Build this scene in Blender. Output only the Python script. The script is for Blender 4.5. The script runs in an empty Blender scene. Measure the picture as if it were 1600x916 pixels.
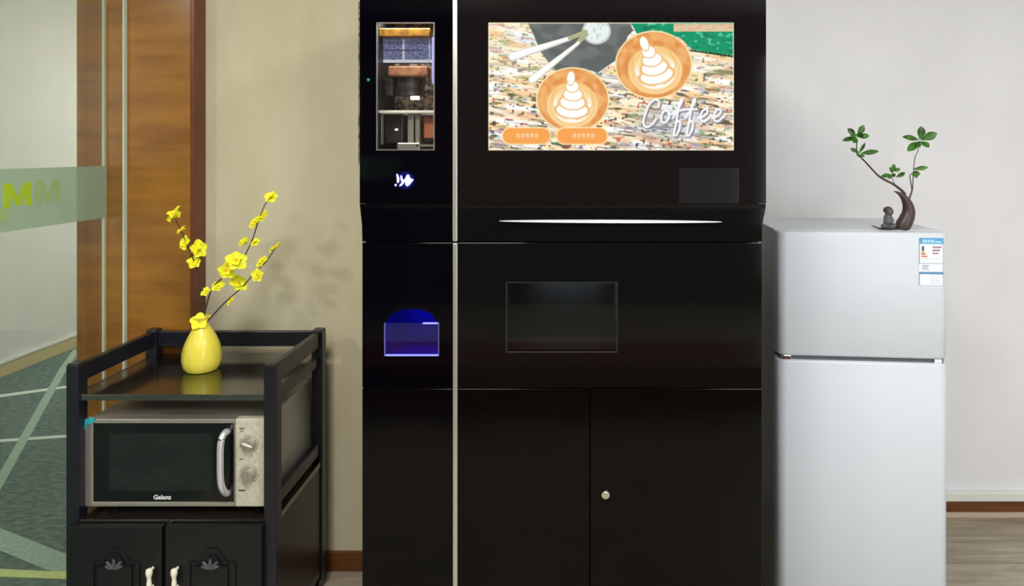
import bpy, bmesh, math, random
import numpy as np
from mathutils import Vector, Matrix
from mathutils.geometry import tessellate_polygon
random.seed(7); rng = np.random.default_rng(7)
S = bpy.context.scene; C = S.collection
PI = math.pi
# ------------------------------------------------------------------ camera, world, lights, exposure
F = 1040.0; PX, PY, H = 879.0, 237.0, 1.43
cd = bpy.data.cameras.new('camera'); cam = bpy.data.objects.new('camera', cd); C.objects.link(cam)
cam.location = (0, 0, H); cam.rotation_euler = (PI/2, 0, 0)
cd.sensor_width = 36; cd.lens = F/1600*36
cd.shift_x = -(PX-800)/1600; cd.shift_y = -(458-PY)/1600; cd.clip_start = .05
S.camera = cam
w = bpy.data.worlds.new('world'); S.world = w; w.use_nodes = True
w.node_tree.nodes['Background'].inputs[0].default_value = (.8, .85, .9, 1)
w.node_tree.nodes['Background'].inputs[1].default_value = .3
S.view_settings.view_transform = 'Standard'; S.view_settings.look = 'None'
S.view_settings.gamma = 1; S.view_settings.use_curve_mapping = False
S.view_settings.exposure = 0.0
S.cycles.use_denoising = True
S.cycles.max_bounces = 10; S.cycles.transparent_max_bounces = 16
CEIL = 2.72
def area(name, loc, size, power, col=(1, 1, 1), rot=(0, 0, 0), sy=None, spread=PI):
    l = bpy.data.lights.new(name, 'AREA'); l.energy = power; l.color = col
    l.shape = 'RECTANGLE'; l.size = size; l.size_y = sy or size; l.spread = spread
    o = bpy.data.objects.new(name, l); o.location = loc; o.rotation_euler = rot; C.objects.link(o)
    return o
LAMPS = [(-.5, .35, 46), (1.35, .1, 38), (-.6, -1.4, 28), (1.4, -1.2, 30)]
for lx, ly, pw in LAMPS:
    area('ceiling_lamp_light', (lx, ly, CEIL-.035), .56, pw, (1, .97, .92))
area('corridor_lamp_light', (-1.9, 5.4, CEIL-.035), .56, 62, (1, .98, .95))
area('corridor_lamp_light', (-2.6, -.7, CEIL-.035), .30, 66, (1, .98, .93))
area('added_front_fill', (2.45, -2.92, 1.3), 1.1, 50, (.84, .92, 1), (PI/2, 0, 0), 2.0)  # unseen fill light, added to brighten the scene from the front

# ------------------------------------------------------------------ helpers
def lin(c):
    return tuple(((v/255)/12.92 if v/255 <= .04045 else ((v/255+.055)/1.055)**2.4) for v in c)
def P(px, py, Y): return Vector(((px-PX)*Y/F, Y, H-(py-PY)*Y/F))
def X_(px, Y): return (px-PX)*Y/F
def Z_(py, Y): return H-(py-PY)*Y/F
def floorpt(px, py): Y = H*F/(py-PY); return Vector(((px-PX)*Y/F, Y, 0))
def tag(o, label=None, cat=None, group=None, kind=None):
    if label: o['label'] = label
    if cat: o['category'] = cat
    if group: o['group'] = group
    if kind: o['kind'] = kind
    return o
def thing(name, label, cat, loc=(0, 0, 0), rz=0, group=None):
    o = bpy.data.objects.new(name, None); C.objects.link(o); o.location = loc
    o.rotation_euler = (0, 0, rz); o.empty_display_size = .05
    return tag(o, label, cat, group)
bpy.context.view_layer.update()
def obj(name, bm, m, parent=None, smooth=False, label=None):
    """geometry is given in WORLD coordinates; parented with the inverse of the parent's transform baked in"""
    me = bpy.data.meshes.new(name)
    if parent is not None:
        M = world_of(parent).inverted()
        bm.transform(M)
    bm.normal_update(); bm.to_mesh(me); bm.free()
    me.materials.append(m)
    if smooth:
        for p in me.polygons: p.use_smooth = True
        me.set_sharp_from_angle(angle=math.radians(40))
    o = bpy.data.objects.new(name, me); C.objects.link(o); o.parent = parent
    if label: o['label'] = label
    return o
def world_of(o):
    M = Matrix.LocRotScale(o.location, o.rotation_euler, o.scale)
    return world_of(o.parent) @ M if o.parent else M
def bx(bm, x0, x1, y0, y1, z0, z1, bev=0, seg=2):
    x0, x1 = sorted((x0, x1)); y0, y1 = sorted((y0, y1)); z0, z1 = sorted((z0, z1))
    t = bmesh.new(); r = bmesh.ops.create_cube(t, size=1)
    for v in t.verts:
        v.co = Vector((x0+(v.co.x+.5)*(x1-x0), y0+(v.co.y+.5)*(y1-y0), z0+(v.co.z+.5)*(z1-z0)))
    if bev: bmesh.ops.bevel(t, geom=t.edges[:], offset=bev, segments=seg, affect='EDGES', profile=.5)
    merge(bm, t); return bm
def merge(bm, t, M=None):
    if M is not None: t.transform(M)
    me = bpy.data.meshes.new('tmp'); t.to_mesh(me); t.free(); bm.from_mesh(me); bpy.data.meshes.remove(me)
def box(*a, **k): return bx(bmesh.new(), *a, **k)
def pbox(x0, y0, x1, y1, Y, depth, bev=0):
    """box whose front face at distance Y covers the given rectangle seen in the photo"""
    return box(X_(x0, Y), X_(x1, Y), Y, Y+depth, Z_(y0, Y), Z_(y1, Y), bev=bev)
def cyl(bm, a, b, r0, r1=None, n=20, caps=True):
    a, b = Vector(a), Vector(b); r1 = r0 if r1 is None else r1
    d = b-a; q = Vector((0, 0, 1)).rotation_difference(d).to_matrix().to_4x4()
    t = bmesh.new(); bmesh.ops.create_cone(t, cap_ends=caps, segments=n, radius1=r0, radius2=r1, depth=d.length)
    merge(bm, t, Matrix.Translation((a+b)/2) @ q); return bm
def tube(bm, pts, rad, n=8):
    pts = [Vector(p) for p in pts]
    rad = rad if hasattr(rad, '__len__') else [rad]*len(pts)
    rings = []; up = Vector((.13, .31, .94))
    for i, p in enumerate(pts):
        d = (pts[min(i+1, len(pts)-1)]-pts[max(i-1, 0)]).normalized()
        a = d.cross(up)
        if a.length < 1e-3: a = d.cross(Vector((1, 0, 0)))
        a.normalize(); b = d.cross(a)
        rings.append([bm.verts.new(p+(a*math.cos(t)+b*math.sin(t))*rad[i]) for t in [2*PI*k/n for k in range(n)]])
    for r, s in zip(rings, rings[1:]):
        for k in range(n): bm.faces.new((r[k], r[(k+1) % n], s[(k+1) % n], s[k]))
    bm.faces.new(rings[0][::-1]); bm.faces.new(rings[-1])
    return bm
def spline(pts, k=6):
    pts = [Vector(p) for p in pts]; P_ = [pts[0]*2-pts[1]]+pts+[pts[-1]*2-pts[-2]]; out = []
    for i in range(1, len(P_)-2):
        a, b, c, d = P_[i-1:i+3]
        for j in range(k):
            t = j/k
            out.append(.5*((2*b)+(c-a)*t+(2*a-5*b+4*c-d)*t*t+(3*b-a-3*c+d)*t**3))
    return out+[pts[-1]]
def lathe(bm, prof, c, n=32, ripple=None):
    c = Vector(c); rings = []
    for r, z in prof:
        rings.append([bm.verts.new(c+Vector((r*math.cos(t)*(1 if not ripple else 1+ripple(t, z)), r*math.sin(t)*(1 if not ripple else 1+ripple(t, z)), z)))
                      for t in [2*PI*k/n for k in range(n)]])
    for r, s in zip(rings, rings[1:]):
        for k in range(n): bm.faces.new((r[k], r[(k+1) % n], s[(k+1) % n], s[k]))
    bm.faces.new(rings[0][::-1]); bm.faces.new(rings[-1]); return bm
def ell(bm, c, r, rot=None, seg=16):
    t = bmesh.new(); bmesh.ops.create_uvsphere(t, u_segments=seg, v_segments=seg//2+2, radius=1)
    M = Matrix.Translation(Vector(c)) @ (rot or Matrix.Identity(4)) @ Matrix.Diagonal((r[0], r[1], r[2], 1))
    merge(bm, t, M); return bm
def plate(outer, holes, Yf, th, bevel=0):
    """flat panel in the XZ plane from outlines of (x,z); front face at Yf, thickness th"""
    bm = bmesh.new(); loops = [outer]+list(holes); rings = []
    for L in loops:
        rings.append(([bm.verts.new((x, Yf, z)) for x, z in L], [bm.verts.new((x, Yf+th, z)) for x, z in L]))
    if not holes:
        bm.faces.new(rings[0][0]); bm.faces.new(rings[0][1][::-1])
    else:
        flat_ = [(x, z) for L in loops for x, z in L]
        fr = [v for a, b_ in rings for v in a]; bk = [v for a, b_ in rings for v in b_]
        for t in tessellate_polygon([[Vector((x, z, 0)) for x, z in L] for L in loops]):
            for V in (fr, bk):
                try: bm.faces.new([V[k] for k in t])
                except ValueError: pass
    for a, b_ in rings:
        n = len(a)
        for k in range(n): bm.faces.new((a[k], a[(k+1) % n], b_[(k+1) % n], b_[k]))
    bmesh.ops.recalc_face_normals(bm, faces=bm.faces[:])
    if bevel:
        es = [e for e in bm.edges if abs(e.verts[0].co.y-Yf) < 1e-7 and abs(e.verts[1].co.y-Yf) < 1e-7 and len(e.link_faces) == 2 and abs(e.link_faces[0].normal.dot(e.link_faces[1].normal)) < .5]
        bmesh.ops.bevel(bm, geom=es, offset=bevel, segments=2, affect='EDGES', profile=.5)
    return bm
def rect(x0, y0, x1, y1, Y): return [(X_(x0, Y), Z_(y1, Y)), (X_(x1, Y), Z_(y1, Y)), (X_(x1, Y), Z_(y0, Y)), (X_(x0, Y), Z_(y0, Y))]
def poly_px(pts, Y): return [(X_(a, Y), Z_(b, Y)) for a, b in pts]
def text_bm(s, size, M, th=.0004, bold=.0, xs=1):
    cu = bpy.data.curves.new('tmp', 'FONT'); cu.body = s; cu.size = size; cu.align_x = 'CENTER'; cu.align_y = 'CENTER'
    cu.extrude = th; cu.offset = bold; cu.resolution_u = 4
    o = bpy.data.objects.new('tmp', cu); C.objects.link(o)
    dg = bpy.context.evaluated_depsgraph_get(); me = bpy.data.meshes.new_from_object(o.evaluated_get(dg))
    bm = bmesh.new(); bm.from_mesh(me); bpy.data.objects.remove(o); bpy.data.meshes.remove(me)
    bm.transform(M @ Matrix.Diagonal((xs, 1, 1, 1))); return bm
FRONT = Matrix.Rotation(PI/2, 4, 'X')
# ------------------------------------------------------------------ materials
def mat(name, col, rough=.5, metal=0, ior=1.45, coat=0, emit=None, es=1, noise=None, bump=None, trans=0, sheen=0):
    m = bpy.data.materials.new(name); m.use_nodes = True; nt = m.node_tree; b = nt.nodes['Principled BSDF']
    c = lin(col)+(1,)
    b.inputs['Base Color'].default_value = c; b.inputs['Roughness'].default_value = rough
    b.inputs['Metallic'].default_value = metal; b.inputs['IOR'].default_value = ior
    b.inputs['Coat Weight'].default_value = coat; b.inputs['Transmission Weight'].default_value = trans
    if emit: b.inputs['Emission Color'].default_value = lin(emit)+(1,); b.inputs['Emission Strength'].default_value = es
    tc = nt.nodes.new('ShaderNodeTexCoord')
    def nz(scale, det, stretch):
        mp = nt.nodes.new('ShaderNodeMapping'); mp.inputs['Scale'].default_value = stretch
        n = nt.nodes.new('ShaderNodeTexNoise'); n.inputs['Scale'].default_value = scale; n.inputs['Detail'].default_value = det
        nt.links.new(tc.outputs['Object'], mp.inputs[0]); nt.links.new(mp.outputs[0], n.inputs[0]); return n
    if noise:      # (scale, detail, stretch, second colour, low, high)
        n = nz(*noise[:3]); r = nt.nodes.new('ShaderNodeValToRGB')
        r.color_ramp.elements[0].color = c; r.color_ramp.elements[1].color = lin(noise[3])+(1,)
        r.color_ramp.elements[0].position = noise[4]; r.color_ramp.elements[1].position = noise[5]
        nt.links.new(n.outputs[0], r.inputs[0]); nt.links.new(r.outputs[0], b.inputs['Base Color'])
    if bump:       # (scale, detail, stretch, strength, distance)
        n = nz(*bump[:3]); bp = nt.nodes.new('ShaderNodeBump'); bp.inputs['Strength'].default_value = bump[3]
        bp.inputs['Distance'].default_value = bump[4]
        nt.links.new(n.outputs[0], bp.inputs['Height']); nt.links.new(bp.outputs[0], b.inputs['Normal'])
    return m
def thin_glass(name, tint, refl=.06, frost=None, frost_w=0):
    m = bpy.data.materials.new(name); m.use_nodes = True; nt = m.node_tree; nt.nodes.clear()
    out = nt.nodes.new('ShaderNodeOutputMaterial'); tr = nt.nodes.new('ShaderNodeBsdfTransparent')
    tr.inputs[0].default_value = tuple(tint)+(1,)
    gl = nt.nodes.new('ShaderNodeBsdfGlossy'); gl.inputs['Roughness'].default_value = .02
    mx = nt.nodes.new('ShaderNodeMixShader'); mx.inputs[0].default_value = refl
    nt.links.new(tr.outputs[0], mx.inputs[1]); nt.links.new(gl.outputs[0], mx.inputs[2]); last = mx
    if frost:
        df = nt.nodes.new('ShaderNodeBsdfDiffuse'); df.inputs[0].default_value = lin(frost)+(1,)
        m2 = nt.nodes.new('ShaderNodeMixShader'); m2.inputs[0].default_value = frost_w
        nt.links.new(mx.outputs[0], m2.inputs[1]); nt.links.new(df.outputs[0], m2.inputs[2]); last = m2
    nt.links.new(last.outputs[0], out.inputs[0]); return m
def attr_mat(name, emit=0, rough=.4):
    m = bpy.data.materials.new(name); m.use_nodes = True; nt = m.node_tree; b = nt.nodes['Principled BSDF']
    a = nt.nodes.new('ShaderNodeAttribute'); a.attribute_name = 'paint'
    if emit:
        b.inputs['Base Color'].default_value = (0.004, .004, .004, 1); b.inputs['IOR'].default_value = 1.12
        nt.links.new(a.outputs['Color'], b.inputs['Emission Color']); b.inputs['Emission Strength'].default_value = emit
    else: nt.links.new(a.outputs['Color'], b.inputs['Base Color'])
    b.inputs['Roughness'].default_value = rough; return m
def painted_panel(name, x0, x1, z0, z1, Y, img, m, parent, matrix=None):
    """img: (rows, cols, 3) display-referred 0..255 picture, on a flat printed / lit panel facing -Y"""
    hh, ww = img.shape[:2]
    xs = np.linspace(x0, x1, ww); zs = np.linspace(z1, z0, hh)
    gx, gz = np.meshgrid(xs, zs); v = np.stack([gx, np.full_like(gx, Y), gz], -1).reshape(-1, 3)
    idx = np.arange(hh*ww).reshape(hh, ww)
    f = np.stack([idx[1:, :-1], idx[1:, 1:], idx[:-1, 1:], idx[:-1, :-1]], -1).reshape(-1, 4)
    me = bpy.data.meshes.new(name); me.from_pydata(v.tolist(), [], f.tolist())
    c = img/255.; c = np.where(c <= .04045, c/12.92, ((c+.055)/1.055)**2.4).reshape(-1, 3)
    at = me.color_attributes.new('paint', 'FLOAT_COLOR', 'POINT')
    at.data.foreach_set('color', np.concatenate([c, np.ones((len(c), 1))], 1).astype(np.float32).ravel())
    me.materials.append(m); me.transform((world_of(parent).inverted()) @ (matrix or Matrix.Identity(4)))
    o = bpy.data.objects.new(name, me); C.objects.link(o); o.parent = parent; return o

M_wall_l = mat('wallpaper_beige', (208, 200, 171), .75, noise=(9, 6, (1, 1, .5), (200, 191, 160), .35, .7), bump=(160, 3, (1, 1, .15), .12, .002))
M_wall_r = mat('wallpaper_offwhite', (232, 232, 235), .75, noise=(5, 5, (1, 1, .5), (226, 226, 229), .35, .7), bump=(160, 3, (1, 1, .15), .1, .002))
M_corr = mat('corridor_paint', (222, 224, 216), .6)
M_ceil = mat('ceiling_paint', (230, 230, 226), .8)
M_base = mat('brown_baseboard', (112, 66, 30), .4, noise=(4, 6, (1, 6, 8), (88, 50, 20), .3, .7))
M_white = mat('white_trim', (222, 224, 216), .4)
M_cream = mat('cream_baseboard', (205, 190, 145), .45)
M_wood = mat('lacquered_wood', (158, 108, 38), .22, noise=(3.2, 7, (1.2, 1.2, 7), (124, 78, 20), .3, .72), coat=.3)
M_lip = mat('dark_wood_edge', (120, 66, 38), .3, noise=(4, 6, (3, 3, 1), (100, 52, 28), .3, .7))
M_glass = thin_glass('partition_glass', (.885, .87, .87), .05)
M_glassb = thin_glass('sliding_glass', (.96, .975, .95), .03)
M_frost = thin_glass('frosted_film', (.84, .92, .86), .02, (186, 208, 190), .55)
M_alu = mat('brushed_aluminium', (215, 215, 212), .32, .85)
M_edge = mat('pale_glass_edge', (205, 212, 190), .3)
M_lime = mat('lime_print', (185, 215, 25), .5)
M_lime2 = mat('pale_print_and_reflection', (172, 198, 140), .5)  # also colours the reflected second M
M_gloss = mat('black_glass', (10, 10, 10), .07, ior=1.33)
M_glossu = mat('black_glass_upper', (17, 13, 14), .07, ior=1.33)
M_gloss2 = mat('deep_black_glass', (2, 2, 6), .06, ior=1.28)
M_streak = mat('black_gloss_painted_reflection', (5, 4, 4), .12, ior=1.27, noise=(6, 8, (1, 1, 26), (8, 7, 6), .35, .7))  # faint horizontal streaks painted in for the mirrored floor planks
M_shell = mat('black_powder_coat', (14, 14, 16), .45)
M_seam = mat('matte_black_body', (3, 3, 3), .8)  # plain matte black body behind the screen picture
M_cart = mat('black_lacquered_steel', (21, 21, 30), .3, ior=1.5)
M_cartb = mat('black_cart_board', (26, 22, 17), .14, ior=2.6)
M_door = mat('black_cabinet_door', (17, 18, 20), .35)
M_ivory = mat('ivory_ceramic', (235, 232, 215), .25)
M_steel = mat('stainless_steel', (196, 192, 182), .3, .75, noise=(60, 3, (8, 1, 1), (180, 176, 166), .3, .7))
M_steelp = mat('champagne_panel', (206, 203, 184), .4, .15, noise=(90, 4, (1, 1, 1), (188, 185, 166), .35, .65))
M_chrome = mat('chrome', (225, 225, 228), .12, 1)
M_blackgl = mat('oven_glass', (10, 13, 13), .08, ior=1.5)
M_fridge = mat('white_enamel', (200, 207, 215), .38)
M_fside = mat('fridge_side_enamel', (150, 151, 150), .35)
M_gask = mat('grey_gasket', (95, 98, 104), .6)
M_vase = mat('yellow_glaze', (236, 220, 78), .3, coat=.3)
M_petal = mat('yellow_petal', (238, 236, 40), .6); 
M_petal.node_tree.nodes['Principled BSDF'].inputs['Subsurface Weight'].default_value = .0
M_twig = mat('dark_twig', (62, 44, 36), .7)
M_stam = mat('orange_stamen', (225, 170, 30), .6)
M_leaf = mat('green_leaf', (62, 120, 24), .4, noise=(60, 3, (1, 1, 1), (30, 68, 20), .4, .62))
M_bark = mat('plant_bark', (70, 62, 50), .8)
M_clay = mat('purple_clay', (66, 52, 50), .38, bump=(60, 4, (1, 1, 1), .3, .002))
M_stone = mat('grey_clay_figure', (86, 84, 86), .5, bump=(120, 3, (1, 1, 1), .3, .001))
M_carpet = mat('teal_carpet', (84, 108, 102), .95, noise=(26, 8, (1, 2.2, 1), (124, 144, 134), .35, .68), bump=(300, 3, (1, 1, 1), .5, .004))
M_cl1 = mat('pale_carpet_line', (222, 234, 222), .95, noise=(60, 4, (1, 1, 1), (205, 220, 206), .3, .7))
M_cl2 = mat('sage_carpet_band', (172, 198, 180), .95, noise=(60, 4, (1, 1, 1), (146, 174, 156), .3, .7))
M_cl3 = mat('lime_carpet_band', (214, 232, 156), .95, noise=(60, 4, (1, 1, 1), (194, 214, 140), .3, .7))
M_blueg = mat('blue_light_panel', (10, 10, 60), .3, emit=(20, 20, 190), es=.9)
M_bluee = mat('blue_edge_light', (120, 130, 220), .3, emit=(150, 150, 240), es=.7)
M_icon = mat('blue_white_icon_light', (180, 180, 255), .3, emit=(170, 175, 255), es=1.6)
M_led = mat('green_led', (10, 60, 30), .3, emit=(30, 140, 80), es=.8)
M_teal = mat('teal_protective_film', (50, 160, 170), .25)
M_print = mat('white_print', (225, 225, 225), .5)
M_ink = mat('dark_print', (70, 70, 66), .6)

def wood_floor():
    m = bpy.data.materials.new('grey_wood_planks'); m.use_nodes = True; nt = m.node_tree; b = nt.nodes['Principled BSDF']
    tc = nt.nodes.new('ShaderNodeTexCoord'); L = nt.links.new
    mp = nt.nodes.new('ShaderNodeMapping'); mp.inputs['Scale'].default_value = (1, 1, 1); L(tc.outputs['Object'], mp.inputs[0])
    br = nt.nodes.new('ShaderNodeTexBrick'); br.inputs['Scale'].default_value = 1; br.inputs['Brick Width'].default_value = 1.2
    br.inputs['Row Height'].default_value = .165; br.inputs['Mortar Size'].default_value = .0018
    br.inputs['Color1'].default_value = lin((172, 162, 144))+(1,); br.inputs['Color2'].default_value = lin((158, 148, 130))+(1,)
    br.inputs['Mortar'].default_value = lin((110, 100, 86))+(1,); L(mp.outputs[0], br.inputs[0])
    m2 = nt.nodes.new('ShaderNodeMapping'); m2.inputs['Scale'].default_value = (1.4, 11, 1); L(tc.outputs['Object'], m2.inputs[0])
    n = nt.nodes.new('ShaderNodeTexNoise'); n.inputs['Scale'].default_value = 3; n.inputs['Detail'].default_value = 9
    n.inputs['Distortion'].default_value = .6; L(m2.outputs[0], n.inputs[0])
    rp = nt.nodes.new('ShaderNodeValToRGB'); rp.color_ramp.elements[0].color = (.62, .61, .6, 1); rp.color_ramp.elements[1].color = (1.1, 1.1, 1.1, 1)
    rp.color_ramp.elements[0].position = .33; rp.color_ramp.elements[1].position = .68; L(n.outputs[0], rp.inputs[0])
    mx = nt.nodes.new('ShaderNodeMix'); mx.data_type = 'RGBA'; mx.blend_type = 'MULTIPLY'; mx.inputs[0].default_value = 1
    L(br.outputs[0], mx.inputs[6]); L(rp.outputs[0], mx.inputs[7]); L(mx.outputs[2], b.inputs['Base Color'])
    b.inputs['Roughness'].default_value = .35; return m
M_floor = wood_floor()

# ------------------------------------------------------------------ the setting
YL, YR = 2.28, 2.62            # the wall behind the cart stands nearer than the wall behind the fridge
GX = X_(166, 2.205)            # glass partition plane
CWX = -3.57                    # far wall of the corridor beyond the glass
BACK = -3.0; RX = 3.2; FAR = 8.0
def struct(name, bm, m, parent=None, smooth=False):
    o = obj(name, bm, m, parent, smooth); o['kind'] = 'structure'; return o
struct('floor', box(GX, RX, BACK, YR, -.1, 0), M_floor)
fc = struct('floor_corridor', box(CWX, GX-.0, BACK, FAR, -.1, 0), M_carpet)
def stripe(pts, m, k):
    bm = bmesh.new(); q = [floorpt(*p) for p in pts]
    q = [Vector((max(min(p.x, GX-.002), CWX), p.y, 0)) for p in q]
    t = [bm.verts.new((p.x, p.y, .0006*k)) for p in q]; l = [bm.verts.new((p.x, p.y, -.002)) for p in q]
    bm.faces.new(t); bm.faces.new(l[::-1])
    for i in range(len(q)): j = (i+1) % len(q); bm.faces.new((l[i], l[j], t[j], t[i]))
    bmesh.ops.recalc_face_normals(bm, faces=bm.faces[:]); return obj('carpet_stripe', bm, m, fc)
def ext(a, b, wa, wb, e0=1.2, e1=1.0):   # a line on the carpet between two photo points (ay, by), with pixel widths
    return [(a[0]-40*e0, a[1]-(b[1]-a[1])/(b[0]-a[0])*40*e0-wa/2), (b[0]+40*e1, b[1]+(b[1]-a[1])/(b[0]-a[0])*40*e1-wb/2),
            (b[0]+40*e1, b[1]+(b[1]-a[1])/(b[0]-a[0])*40*e1+wb/2), (a[0]-40*e0, a[1]-(b[1]-a[1])/(b[0]-a[0])*40*e0+wa/2)]
stripe(ext((0, 619), (98, 605.5), 4.5, 3.5), M_cl1, 1)
stripe(ext((0, 689), (100, 682), 4.5, 4), M_cl1, 1)
stripe([(-60, 845), (0, 738), (92, 578), (115, 546), (124, 548), (103, 580), (0, 767), (-60, 880)], M_cl2, 2)
stripe([(-40, 812), (0, 826), (150, 885), (150, 916), (73, 891), (0, 861), (-40, 845)], M_cl2, 3)
stripe(ext((0, 896), (97, 900), 12, 10), M_cl3, 4)
struct('ceiling', box(CWX-.1, RX+.1, BACK, FAR, CEIL, CEIL+.1), M_ceil)
# left wall section (behind the cart): block whose right flank hides behind the machine
struct('wall_left_section', box(X_(322, YL)-.02, .25, YL, YR+.12, 0, CEIL), M_wall_l)
struct('wall_right_section', box(.25, RX+.1, YR, YR+.12, 0, CEIL), M_wall_r)
struct('wall_right', box(RX, RX+.1, BACK, YR, 0, CEIL), M_wall_r)
struct('wall_back', box(CWX, RX, BACK-.1, BACK, 0, CEIL), mat('taupe_wall', (96, 84, 74), .6))
struct('wall_corridor', box(CWX-.1, CWX, BACK, FAR, 0, CEIL), M_corr)
struct('wall_corridor_end', box(CWX, .3, FAR, FAR+.1, 0, CEIL), M_corr)
struct('wall_corridor_inner', box(X_(120, 2.205)+.03, X_(322, YL)-.02, YR, FAR, 0, CEIL), M_corr)
# lacquered wooden column between the glass and the wall; its right flank is seen
cx0, cx1 = X_(120, 2.205), X_(303, 2.205)
col = struct('trim_column', box(cx0, cx1-.012, 2.205, YR, 0, CEIL), M_wood)
struct('column_edge', box(cx1-.012, cx1, 2.205, YL, 0, CEIL, bev=.002), M_lip, col)
# baseboards
zb = Z_(780, YR)
struct('baseboard_right', box(.25, RX, YR-.014, YR, 0.018, .062, bev=.002), M_base)
struct('trim_1', box(.25, RX, YR-.022, YR, .062, Z_(766, YR), bev=.004), M_white)
struct('trim_2', box(.25, RX, YR-.018, YR, 0, .018), mat('beige_edge_strip', (190, 172, 152), .5))
struct('baseboard_left', box(cx1, .25, YL-.014, YL, 0.0, .064, bev=.002), M_base)
struct('baseboard_corridor', box(CWX, CWX+.015, BACK, FAR, 0, .082), M_cream)
struct('trim_3', box(CWX, CWX+.02, BACK, FAR, .082, .096), M_white)
# glass partition
w1 = struct('window_1', box(GX-.008, GX, BACK, 2.2, .0, CEIL), M_glass)
struct('frosted_band', box(GX+.0005, GX+.0015, BACK, 2.2, 1.212, 1.383), M_frost, w1)
struct('glass_edge_strip', box(GX-.0075, GX+.000, 2.195, 2.205, 0, CEIL), M_edge, w1)
def letter_m(pa, pb, z0, z1, m):
    ya, yb = -GX*F/(PX-pa), -GX*F/(PX-pb); ym = (ya+yb)/2; zt, zl = H-(z0-PY)*ym/F, H-(z1-PY)*ym/F
    pts = [(0, 0), (.24, 0), (.24, .55), (.42, .05), (.58, .05), (.76, .55), (.76, 0), (1, 0), (1, 1), (.72, 1), (.5, .42), (.28, 1), (0, 1)]
    b = plate([(ya+(yb-ya)*a, zl+(zt-zl)*c) for a, c in pts], [], 0, .0004)
    for v in b.verts: v.co = (GX+.0024-v.co.y, v.co.x, v.co.z)
    bmesh.ops.recalc_face_normals(b, faces=b.faces[:]); struct('letter_and_reflection', b, m, w1)
letter_m(4, 48, 286, 323, M_lime); letter_m(53, 93, 282, 317, M_lime2); letter_m(-42, 11, 327, 349, M_lime2)  # middle pale M is the reflection of the first, laid on as a letter
w2 = struct('window_2', box(X_(199, 2.205)-.008, X_(199, 2.205), BACK+.6, 2.19, .0, CEIL), M_glassb)
struct('glass_edge_strip', box(X_(199, 2.205)-.0065, X_(199, 2.205), 2.19, 2.204, 0, CEIL), M_edge, w2)
# added unseen low brown bench, placed to mirror as a dark band in the machine
bn = thing('added_bench', 'added low brown wooden seat, placed to mirror in the coffee machine', 'added_bench', (.1, -.48, 0))
obj('seat', box(-1.35, 1.5, -.70, -.26, .25, .30, bev=.004), M_lip, bn)
obj('front_panel', box(-1.33, 1.48, -.285, -.27, .06, .25), M_lip, bn)
for x0 in (-1.28, 1.38):
    for y0 in (-.68, -.33): obj('leg', box(x0, x0+.05, y0, y0+.04, 0, .25, bev=.003), M_lip, bn)
# ================================================================== COFFEE MACHINE
YU, YM = 1.620, 1.625
cm = thing('coffee_vending_machine', 'tall black glass coffee vending machine with lit screen, between cart and white fridge', 'coffee machine', ((X_(877, YM)), 1.95, 0))
xl, xs0, xs1, xr = 566, 707, 714.5, 1190.5
XL, XR_ = X_(xl, YM), X_(xr, YM)
TOP = 1.93
b = bmesh.new()                                     # carcass: hollow where the windows need depth
bx(b, XL+.004, XR_-.004, 1.90, 2.25, .05, TOP-.005)
bx(b, XL+.004, XL+.02, 1.64, 1.90, .05, TOP-.005); bx(b, XR_-.02, XR_-.004, 1.64, 1.90, .05, TOP-.005)
bx(b, XL+.02, XR_-.02, 1.64, 1.90, TOP-.02, TOP-.005); bx(b, XL+.02, XR_-.02, 1.64, 1.90, .05, .07)
bx(b, X_(711, YM)-.006, X_(711, YM)+.006, 1.645, 1.90, .07, TOP-.02)
obj('cabinet_body', b, M_shell, cm)
for fx in (XL+.06, XR_-.06):
    for fy in (1.70, 2.18):
        obj('foot', cyl(bmesh.new(), (fx, fy, 0), (fx, fy, .052), .025, .018), M_shell, cm)
def ub(x): return X_(x, YU)
# upper panels
ztop = TOP
def upper(x0, x1, y1, hole, Y=YU, m=M_gloss, name='upper_panel', th=.018):
    o = [(X_(x0, Y), Z_(y1, Y)), (X_(x1, Y), Z_(y1, Y)), (X_(x1, Y), ztop), (X_(x0, Y), ztop)]
    return obj(name, plate(o, hole, Y, th), m, cm)
upper(562, 707, 318, [rect(588, 35, 679, 235, YU)], m=M_gloss2)
upper(714.5, 1197, 318, [rect(763, 35, 1147, 235, YU)], m=M_glossu)
# chamfered fascia under the upper panels (carries the light slit)
def fascia(x0, x1, m, fl, fr):
    b = bmesh.new(); rows = []
    prof = [(YU+.0005, 318.6, 1.0), (YU+.002, 326, .9), (YM-.002, 352, 0), (YM, 377.5, 0)]
    for Y, py, k in prof:
        z = Z_(py, Y); a = X_(x0, YM)-(fl*k); c = X_(x1, YM)+(fr*k)
        rows.append([(a, Y, z), (c, Y, z), (c, Y+.02, z), (a, Y+.02, z)])
    vs = [[b.verts.new(p) for p in r] for r in rows]
    for r, s in zip(vs, vs[1:]):
        for i in range(4): j = (i+1) % 4; b.faces.new((r[i], r[j], s[j], s[i]))
    b.faces.new(vs[0]); b.faces.new(vs[-1][::-1]); bmesh.ops.recalc_face_normals(b, faces=b.faces[:])
    return obj('lower_fascia', b, m, cm)
fl = X_(xl, YM)-X_(562, YU); frr = X_(1197, YU)-X_(xr, YM)
fascia(xl, xs0, M_gloss2, fl, 0); fas = fascia(xs1, xr, M_gloss, 0, frr)
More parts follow.
